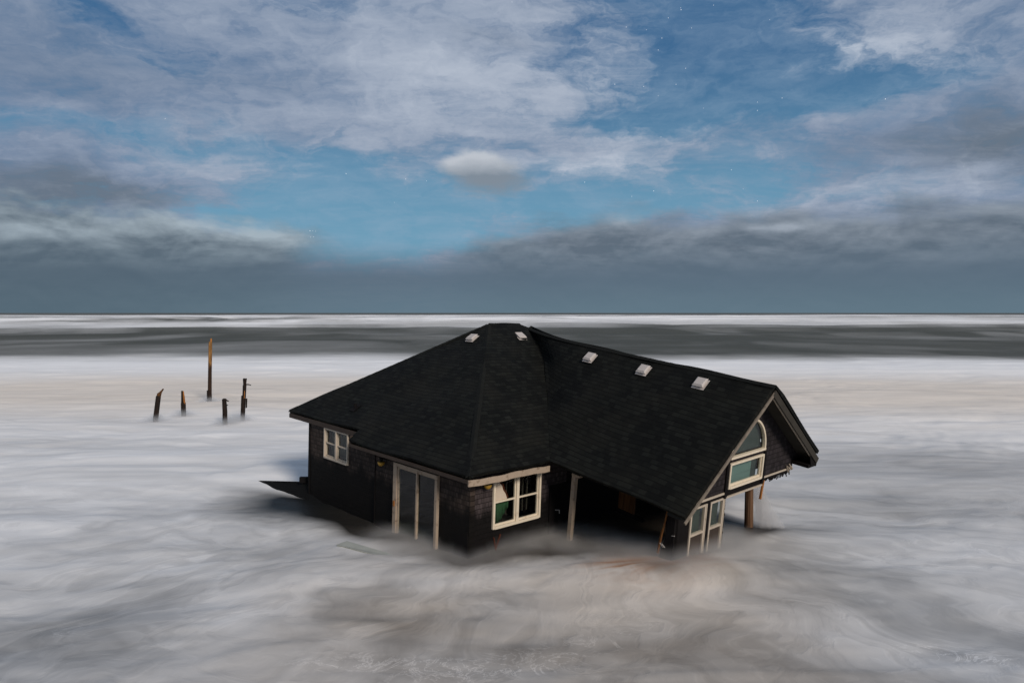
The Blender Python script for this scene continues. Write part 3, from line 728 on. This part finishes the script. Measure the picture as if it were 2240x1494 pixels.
# soffit boards under the right-hand overhang, boxed eave end
def soff(y0, y1, sgn):
    m_ = MB(); a = (-.05, y0, rake(y0, .30)); 
    m_.face([(-.03, y0, rake(y0, .22)), (-.03, y1, rake(y1, .22)), (-.54, y1, rake(y1, .22)), (-.54, y0, rake(y0, .22))])
    m_.face([(-.03, y0, rake(y0, .19)), (-.54, y0, rake(y0, .19)), (-.54, y1, rake(y1, .19)), (-.03, y1, rake(y1, .19))])
    return m_
m_ = soff(.0, WR - .05, 1); i0 = len(m_.v)
m_.build('soffit', M['soffit'], house, WING); soff(-.0, -3.4, -1).build('soffit', M['soffit'], house, WING)
zr = -WR * WH / WW
mb = MB(); mb.box(-6.5, -.02, 2.50, WR - .03, zr - .34, zr - .24); mb.box(-6.5, 0.0, WR - .03, WR, zr - .34, zr - .10); mb.panel([(2.50, zr + .04), (WR - .03, zr - .20), (WR - .03, zr - .34), (2.62, zr - .30)], [], lambda u, v, d: (-.0 - d, u, v), .02)
mb.build('eave_box', M['black'], house, WING)
mb = MB(); mb.box(-.544, -.515, -2.30, -.93, -2.94, -2.885); mb.build('skirt_trim', M['vinyl_dim'], house, WING)
mb = MB(); mb.box(-.544, -.515, .93, 2.45, -2.86, -2.815); mb.build('skirt_trim', M['vinyl_dim'], house, WING)
mb = MB(); mb.box(-.544, -.50, -.90, .90, -3.06, -3.02); mb.build('skirt_trim', M['vinyl_dim'], house, WING)
mb = MB(); mb.box(-.64, -.555, -2.9, .92, -3.10, -2.875); mb.box(-.64, -.56, .92, 2.5, -2.96, -2.873)
for i in range(34):
    y = .95 + i * .048; l = random.uniform(.03, .15) * (1.0 if i > 10 else .5)
    mb.bar((-.60, y, -2.95), (-.60 + random.uniform(-.05, .05), y + random.uniform(-.03, .03), -2.97 - l), .03, .02)
mb.build('torn_sill_beam', M['black'], house, WING)
mb = MB()
for i in range(7): mb.bar((-.52, 2.18 + i * .05, -2.70 - .03 * i % .1), (-.50, 2.24 + i * .05, -2.84 - random.uniform(0, .12)), .05, .02, jit=.015)
mb.build('split_shingle', M['vinyl_dim'], house, WING, label='splintered pale wood at the far lower corner of the gable')
# arched window over rectangular window
def arch_window():
    m_ = MB(); wd = .055
    A = [(.02 - .86 * math.cos(t), -1.96 + .95 * math.sin(t)) for t in [math.pi * i / 28 for i in range(29)]]
    B_ = [(.02 - (.86 - wd) * math.cos(t), -1.96 + (.95 - wd) * math.sin(t)) for t in [math.pi * i / 28 for i in range(29)]]
    for i in range(28): m_.panel([A[i], A[i + 1], B_[i + 1], B_[i]], [], lambda u, v, d: (XG + .045 - d, u, v), .09)
    m_.box(XG - .04, XG + .055, -.84, .88, -2.015, -1.955)
    r = m_.build('arched_window', M['vinyl'], house, WING, label='half-round window high in the gable')
    m_ = MB(); m_.panel([(.02 - .83 * math.cos(t), -1.955 + .92 * math.sin(t)) for t in [math.pi * i / 28 for i in range(29)]], [], lambda u, v, d: (XG - .02 - d, u, v), .006)
    m_.build('pane', M['glass2'], r, WING)
    m_ = MB(); m_.panel([(.02 - .84 * math.cos(t), -1.955 + .93 * math.sin(t)) for t in [math.pi * i / 28 for i in range(29)]], [], lambda u, v, d: (XG - .13 - d, u, v), .006)
    m_.build('blind', M['teal2'], r, WING)
arch_window()
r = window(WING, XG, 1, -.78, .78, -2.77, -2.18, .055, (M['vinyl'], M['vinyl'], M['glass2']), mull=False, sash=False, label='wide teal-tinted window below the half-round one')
mb = MB(); mb.box(XG - .16, XG - .15, -.78, .52, -2.80, -2.12); mb.build('blind', M['teal'], r, WING)
mb = MB(); mb.box(XG - .16, XG - .15, .525, .80, -2.80, -2.12); mb.build('blind', M['teal2'], r, WING)
mb = MB(); mb.box(-.545, -.50, -.975, -.865, -3.05, -2.07); mb.build('window_casing', M['black'], house, WING)
mb = MB(); mb.box(-.545, -.50, .865, .955, -3.0, -2.07); mb.build('window_casing', M['black'], house, WING)
# lower windows half under water
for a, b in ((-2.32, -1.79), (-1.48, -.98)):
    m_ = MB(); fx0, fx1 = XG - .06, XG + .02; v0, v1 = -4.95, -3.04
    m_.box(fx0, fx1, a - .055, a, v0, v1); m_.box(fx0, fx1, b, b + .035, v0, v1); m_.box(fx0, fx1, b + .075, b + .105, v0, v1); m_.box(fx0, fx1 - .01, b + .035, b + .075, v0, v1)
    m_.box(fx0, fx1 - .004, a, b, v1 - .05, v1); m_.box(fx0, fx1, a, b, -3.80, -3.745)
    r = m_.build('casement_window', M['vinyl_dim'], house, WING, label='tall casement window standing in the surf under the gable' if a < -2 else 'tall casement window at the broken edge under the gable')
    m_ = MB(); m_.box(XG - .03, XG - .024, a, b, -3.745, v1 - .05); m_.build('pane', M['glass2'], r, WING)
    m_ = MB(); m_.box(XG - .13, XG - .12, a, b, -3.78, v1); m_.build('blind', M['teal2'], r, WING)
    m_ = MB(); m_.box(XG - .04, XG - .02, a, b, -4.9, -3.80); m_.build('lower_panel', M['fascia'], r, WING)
mb = MB(); mb.box(XG - .08, XG + .005, -1.68, -1.54, -5.0, -3.03); mb.box(XG - .10, XG - .01, -2.95, -2.38, -5.0, -2.88); mb.build('wall_post', M['black'], house, WING)
mb = MB()
for i in range(16):
    z = -3.1 - i * .085; mb.box(XG - .09 + random.uniform(-.02, .02), XG - .02, -.86, -.80 + random.uniform(0, .05), z - .07, z)
mb.build('torn_edge', M['soffit'], house, WING)
# remains of the side wall at the gable corner
mb = MB(); mb.panel([(-.98, -5.2), (-.56, -5.2), (-.56, -2.62), (-.74, -2.62), (-.84, -3.3), (-.80, -3.7), (-.92, -4.1)], [], lambda u, v, d: (u, -3.0 + d, v), .14)
mb.build('wall', M['black'], house, WING, label='black stump of the torn side wall at the gable corner')
mb = MB(); mb.bar((-.76, -3.02, -2.80), (-.87, -3.04, -3.60), .035, .03, up=(0, 1, 0)); mb.bar((-.88, -3.04, -3.55), (-.98, -3.03, -4.2), .05, .03, up=(0, 1, 0), jit=.01)
mb.build('split_stud', M['dimwood'], house, WING, label='split orange studs on the torn side wall')
for i in range(3):
    mb = MB(); y = random.uniform(-.85, -.6); z = random.uniform(-4.1, -3.6); mb.bar((y, -3.03, z), (y + random.uniform(-.12, .12), -3.05, z + random.uniform(.03, .12)), .014, .012)
    mb.build('splinter', M['chrome'], house, WING)
# back wall, header beam, ceiling of the wing, interior patch of bare wood
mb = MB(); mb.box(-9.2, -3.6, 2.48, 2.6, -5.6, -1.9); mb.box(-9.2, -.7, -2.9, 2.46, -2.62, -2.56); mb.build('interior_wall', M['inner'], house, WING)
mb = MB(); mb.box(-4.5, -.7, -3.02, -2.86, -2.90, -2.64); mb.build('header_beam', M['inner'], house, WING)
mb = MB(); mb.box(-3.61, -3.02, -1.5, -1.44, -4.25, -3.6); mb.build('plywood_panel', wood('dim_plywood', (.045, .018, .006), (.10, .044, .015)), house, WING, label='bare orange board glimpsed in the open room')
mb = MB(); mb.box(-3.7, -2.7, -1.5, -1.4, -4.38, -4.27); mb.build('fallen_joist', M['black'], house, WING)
# white corner post under the eave
mb = MB(); mb.bar((-4.03, -2.97, -3.05), (-4.08, -2.97, -5.4), .13, .12, up=(0, 1, 0)); mb.box(-4.10, -3.80, -3.04, -2.90, -3.11, -3.05)
mb.build('porch_post', M['trim'], house, WING, label='pale corner post under the wing eave')
# hanging orange stud below the gable
mb = MB(); mb.bar((-.60, 1.13, -2.92), (-.60, 1.05, -3.52), .055, .05, up=(0, 1, 0)); mb.build('hanging_stud', M['orange'], house, WING, label='orange stud dangling below the gable sill')

# a metal chair inside the sliding door
def chair_in():
    P = MAIN @ Vector((3.2, -4.2, -6.1)); t = thing('chair', P, 'pale metal chair seen dimly inside the sliding glass door', 'chair')
    fr = MAIN @ Matrix.Translation((3.2, -4.2, -6.1))
    m_ = MB()
    for x in (-.2, .2): m_.bar((x, .2, -.4), (x, .2, .52), .03, .03)
    m_.bar((-.2, .2, .52), (.2, .2, .52), .03, .03); m_.bar((-.2, .2, .30), (.2, .2, .30), .025, .025); m_.build('backrest', M['chrome'], t, fr)
    m_ = MB(); m_.box(-.22, .22, -.22, .2, .02, .05); m_.build('seat', M['soffit'], t, fr)
    for x in (-.2, .2):
        m_ = MB(); m_.bar((x, -.2, -.4), (x, -.2, .02), .03, .03); m_.build('leg', M['chrome'], t, fr)
chair_in()

# ------------------------------------------------------------------ dark deck wreck at the left corner of the house
def deck():
    t = thing('broken_deck', (-8.0, 25.5, 0), 'dark tilted deck section rising from the foam at the far left corner of the house', 'deck')
    m_ = MB()
    A = Vector((-10.9, 27.9, -.16)); B_ = Vector((-6.95, 25.0, .46)); C_ = Vector((-5.9, 23.4, -.35)); D_ = Vector((-9.3, 25.6, -.75))
    n = 13
    for i in range(n):
        s0, s1 = i / n, (i + .93) / n
        p = [A.lerp(D_, s0), B_.lerp(C_, s0), B_.lerp(C_, s1), A.lerp(D_, s1)]
        i0 = len(m_.v); m_.v += [tuple(v) for v in p] + [tuple(v - Vector((0, 0, .05))) for v in p]
        for f in ((0, 1, 2, 3), (7, 6, 5, 4), (0, 4, 5, 1), (1, 5, 6, 2), (2, 6, 7, 3), (3, 7, 4, 0)): m_.f.append([i0 + j for j in f])
    m_.build('deck_boards', M['deck'], t, Matrix.Identity(4))
    m_ = MB(); m_.bar(A - Vector((0, 0, .12)), B_ - Vector((0, 0, .12)), .08, .14); m_.bar(D_ - Vector((0, 0, .12)), C_ - Vector((0, 0, .12)), .08, .14); m_.build('joist', M['black'], t, Matrix.Identity(4))
    m_ = MB(); m_.box(-7.62, -7.32, 25.25, 25.4, .36, .56); m_.build('post_stub', M['black'], t, Matrix.Identity(4))
deck()
# plank awash
mb = MB(); mb.bar((-4.72, 19.45, .05), (-2.9, 18.5, -.08), .34, .08, jit=.03); o = mb.build('plank', M['plank'], None)
tag(o, 'greenish board washed over by foam below the sliding door', 'plank')

# ------------------------------------------------------------------ stumps of the old pilings, left
def pile(px, py, label, build_):
    p = at(px, py); s = p.y / 1556 * 1.0
    t = thing('piling', p, label, 'piling', 'broken pilings left of the house')
    fr = Matrix.Translation(p); build_(t, fr, s); return t
PT = wood('wet_pile', (.006, .0045, .004), (.020, .012, .008))
PO = wood('split_pile', (.012, .006, .004), (.14, .062, .018), dark=(.012, .007, .005), zlo=0.0)
POT = wood('tall_pile', (.09, .042, .014), (.33, .17, .055), dark=(.028, .015, .009), zlo=2.7)
def b1(t, fr, s):
    m_ = MB(); m_.tube([(-.6 * s, 0, -1), (0, 0, 0), (8 * s, 0, 55 * s)], [5.6 * s, 5.6 * s, 5.3 * s], 9, .08, .04); m_.build('post', PT, t, fr)
    m_ = MB(); m_.tube([(8.5 * s, 0, 50 * s), (10 * s, 0, 60 * s), (13 * s, 0, 63 * s), (18.5 * s, 0, 70 * s)], [4.5 * s, 4.6 * s, 3.2 * s, 1.8 * s], 7, .12, .02); m_.build('split_top', M['orange'] if 0 else PO, t, fr)
def b2(t, fr, s):
    m_ = MB(); m_.tube([(0, 0, -1), (0, 0, 0), (-.2 * s, 0, 27 * s)], [5.2 * s, 5.1 * s, 5.0 * s], 9, .07, .05); m_.build('post', PT, t, fr)
    m_ = MB(); m_.tube([(-2 * s, 0, 24 * s), (-2.2 * s, 0, 54 * s)], [2.8 * s, 2.2 * s], 7, .12, .03)
    m_.build('split_top', PT, t, fr)
    m_ = MB(); m_.tube([(2.8 * s, -.02, 24 * s), (1.6 * s, -.02, 40 * s), (.6 * s, -.02, 53 * s)], [1.9 * s, 1.9 * s, .9 * s], 6, .15, .02); m_.build('bare_wood', M['orange'], t, fr)
def b3(t, fr, s):
    m_ = MB(); m_.tube([(0, 0, -1), (0, 0, 0), (1.5 * s, 0, 60 * s), (3.5 * s, 0, 124 * s), (4.0 * s, 0, 131 * s)], [4.4 * s, 4.3 * s, 4.0 * s, 3.8 * s, 3.5 * s], 10, .05, .03); m_.build('post', POT, t, fr)
    m_ = MB(); m_.tube([(5.2 * s, 0, 125 * s), (5.6 * s, 0, 138 * s)], [2.2 * s, 1.6 * s], 7, .1, .03); m_.build('split_top', M['orange'], t, fr)
    m_ = MB(); m_.tube([(-.8 * s, 0, -1), (-.4 * s, 0, 24 * s)], [5.3 * s, 5.2 * s], 9, .06, .03); m_.build('sleeve', PT, t, fr)
def b4(t, fr, s):
    m_ = MB(); m_.tube([(1 * s, 0, -1), (.5 * s, 0, 0), (0, 0, 30 * s), (-.8 * s, 0, 55 * s)], [5.4 * s, 5.3 * s, 5.2 * s, 4.8 * s], 9, .08, .03); m_.build('post', PT, t, fr)
    m_ = MB(); m_.bar((3 * s, 0, 53 * s), (9 * s, 0, 50 * s), 1.2 * s, 1.2 * s, jit=.02); m_.build('splinter', PT, t, fr)
    m_ = MB(); m_.bar((4 * s, 0, 42 * s), (7 * s, 0, 41 * s), 1.5 * s, 1.5 * s); m_.build('splinter', PT, t, fr)
def b5(t, fr, s):
    m_ = MB(); m_.tube([(-.4 * s, 0, -1), (0, 0, 0), (3 * s, 0, 55 * s)], [5 * s, 4.9 * s, 4.8 * s], 9, .08, .05); m_.build('post', PT, t, fr)
    m_ = MB(); m_.tube([(4 * s, 0, 50 * s), (5.5 * s, 0, 78 * s)], [4.3 * s, 3.9 * s], 8, .15, .04); m_.tube([(5.5 * s, 0, 76 * s), (4.6 * s, 0, 93 * s)], [3.2 * s, 2.6 * s], 6, .1, .02); m_.tube([(6.5 * s, 0, 76 * s), (8.8 * s, 0, 93 * s)], [2.4 * s, 2.2 * s], 6, .1, .02); m_.build('split_top', PT, t, fr)
    m_ = MB(); m_.bar((6.5 * s, -4.4 * s, 50 * s), (7.2 * s, -4.2 * s, 66 * s), 3.0 * s, 1.0 * s, jit=.01); m_.build('bare_wood', M['orange'], t, fr)
    m_ = MB(); m_.bar((7 * s, 0, 80 * s), (15 * s, 0, 79.5 * s), 2.2 * s, 2.2 * s); m_.bar((15 * s, 0, 79.5 * s), (19.5 * s, 0, 78 * s), 1.6 * s, 1.6 * s); m_.build('spike', PT, t, fr)
    m_ = MB(); m_.bar((8.5 * s, 0, 28 * s), (9.4 * s, 0, 49 * s), 2.4 * s, 2.4 * s, jit=.01); m_.build('side_plank', PT, t, fr)
pile(339.7, 920, 'leaning black piling with a bent split top, farthest left', b1)
pile(401.5, 908, 'short black piling with bare orange wood down one side', b2)
pile(458.5, 878, 'tall thin brown piling standing highest of the five', b3)
pile(492, 927, 'short blunt black piling with splinters at its top, right of the tall one', b4)
pile(530.5, 920, 'ragged forked piling with a spike sticking out, nearest the house', b5)
# house piling under the gable with water pouring down beside it
p = at(1638, 1150); t = thing('piling', p, 'brown piling under the hanging gable with water pouring beside it', 'piling')
mb = MB(); mb.tube([(0, 0, -1), (0, 0, 0), (.0, 0, 1.5)], [.13, .13, .12], 12, .05, .03); mb.build('post', wood('brown_pile', (.045, .024, .013), (.13, .072, .040), sc=4), t, Matrix.Translation(p))

# ------------------------------------------------------------------ falling water and spray hugging the waterline
def volmat(name, build_, aniso=.2, color=(.95, .95, .96), rate=1.0):
    m = bpy.data.materials.new(name); m.use_nodes = True; n = m.node_tree; n.nodes.clear()
    o = n.nodes.new('ShaderNodeOutputMaterial'); v = n.nodes.new('ShaderNodeVolumePrincipled')
    v.inputs['Color'].default_value = (*color, 1); v.inputs['Anisotropy'].default_value = aniso
    dns = build_(n); n.links.new(dns.s, v.inputs['Density']); n.links.new(v.outputs[0], o.inputs['Volume'])
    m.cycles.volume_step_rate = rate
    return m
def segd(n, x, y, a, b):
    """distance on the water plane from the foot of one wall"""
    ax, ay = a; vx, vy = b[0] - ax, b[1] - ay; L2 = vx * vx + vy * vy
    t = (((x - ax) * vx + (y - ay) * vy) * (1.0 / L2)).clamp()
    ex = x - (t * vx + ax); ey = y - (t * vy + ay)
    return (ex * ex + ey * ey).pow(.5)
def foot(Mx, a, b):
    p = Mx @ Vector((a, b, -5.9 if Mx is MAIN else -4.4)); return (p.x, p.y)
def spray_density(n):
    x, y, z = sep(n, obj_co(n))
    P = [foot(MAIN, 2.6, -5.4), foot(MAIN, 5.0, -5.3), foot(MAIN, 5.0, -2.0), foot(WING, -4.0, -3.0), foot(WING, -.55, -3.0), foot(WING, -.55, -.4)]
    d = None
    for a, b in zip(P, P[1:]):
        q = segd(n, x, y, a, b); d = q if d is None else d.min(q)
    a = noise(n, comb(n, x * .8, y * .8, z * .7), 1, 3, .5)
    fall = (d * d * -.75).exp()
    ex = (x - 5.0) * (1 / 4.2); ey = (y - 16.6) * (1 / 2.6); lift = (ex * ex + ey * ey)._m('MULTIPLY', -1.0).exp() * .34
    top = ((a - .5) * .6 + .08 + (x - 2.5).step(0.0, 2.0) * .17) * fall + lift
    return (top - z).step(-.28, .38) * (fall.step(.0, .8)) * 1.35
mb = MB(); mb.box(-6.0, 7.6, 14.8, 24.5, -.25, 1.1)
o = mb.build('spray', volmat('spray_mist', spray_density, .1, (.93, .91, .885), .05), None); tag(o, 'low white spray blurring the waterline round the house', 'spray', kind='stuff')
def spray2(n):
    x, y, z = sep(n, obj_co(n)); fall = None
    for q in ((339.7, 920), (401.5, 908), (458.5, 878), (492, 927), (530.5, 920)):
        p = at(*q); e = (((x - p.x) * (x - p.x) + (y - p.y) * (y - p.y)) * -1.2).exp(); fall = e if fall is None else fall + e
    return (fall * .45 - z).step(-.1, .4) * fall.min(1.0) * 2.0
mb = MB(); mb.box(-24, -15, 39, 54, -.2, .6)
o = mb.build('spray', volmat('spray_far', spray2, .1, (.95, .95, .95), .05), None); tag(o, 'thin white spray softening the feet of the pilings', 'spray', kind='stuff')
def pour():
    m_ = MB(); p0 = at(1655, 1150)
    m_.tube([(p0.x + .40, p0.y, -.1), (p0.x + .22, p0.y, .5), (p0.x + .08, p0.y, 1.0), (p0.x - .02, p0.y, 1.42)], [.52, .30, .19, .10], 16, .04)
    def dn(n):
        x, y, z = sep(n, obj_co(n)); return noise(n, comb(n, x * 7, y * 7, z * .9), 1, 3, .55).step(.30, .80) * (z.step(-.3, 1.4) * 9.0 + 3.2)
    o = m_.build('falling_water', volmat('falling_water', dn, .1, (.96, .93, .90), .12), None, smooth=True)
    tag(o, 'fan of water pouring from the broken sill under the gable', 'falling water', kind='stuff')
pour()

# ------------------------------------------------------------------ stars
def stars():
    m = bpy.data.materials.new('star_light'); m.use_nodes = True; n = m.node_tree; n.nodes.clear()
    o = n.nodes.new('ShaderNodeOutputMaterial'); e = n.nodes.new('ShaderNodeEmission'); e.inputs[0].default_value = (.9, .95, 1, 1); e.inputs[1].default_value = 1.2
    n.links.new(e.outputs[0], o.inputs[0])
    L = [(1489, 18), (1513, 62), (1561, 12), (1684, 44), (1370, 60), (1448, 84), (1490, 22), (1462, 40), (1414, 66), (1711, 215), (1657, 224), (1657, 242), (1937, 217), (1539, 237), (1479, 185), (1345, 185), (1408, 190), (757, 380), (887, 392), (933, 396), (1279, 399), (863, 443), (1430, 418), (1626, 414), (1657, 440), (361, 260), (1120, 5),
         (678, 505), (684, 505), (679, 519), (686, 518), (690, 506), (1440, 210), (1446, 300), (1382, 430), (1500, 150), (1440, 110), (1600, 372)]
    mb = MB(); Dm = 15000
    for px, py in L:
        x = (px - 1120) / 1556; v = -(py - 747) / 1556
        d = Vector((x, math.cos(PITCH) + v * math.sin(PITCH), -math.sin(PITCH) + v * math.cos(PITCH))).normalized() * Dm
        r = random.choice([5, 6, 7, 8]); i0 = len(mb.v)
        for q in ((r, 0, 0), (-r, 0, 0), (0, r, 0), (0, -r, 0), (0, 0, r), (0, 0, -r)): mb.v.append((d.x + q[0], d.y + q[1], d.z + q[2] + CAM_H))
        for f in ((0, 2, 4), (2, 1, 4), (1, 3, 4), (3, 0, 4), (2, 0, 5), (1, 2, 5), (3, 1, 5), (0, 3, 5)): mb.f.append([i0 + j for j in f])
    o = mb.build('stars', m, None); tag(o, 'tiny scattered stars in the blue gaps between clouds', 'stars', kind='stuff')
stars()
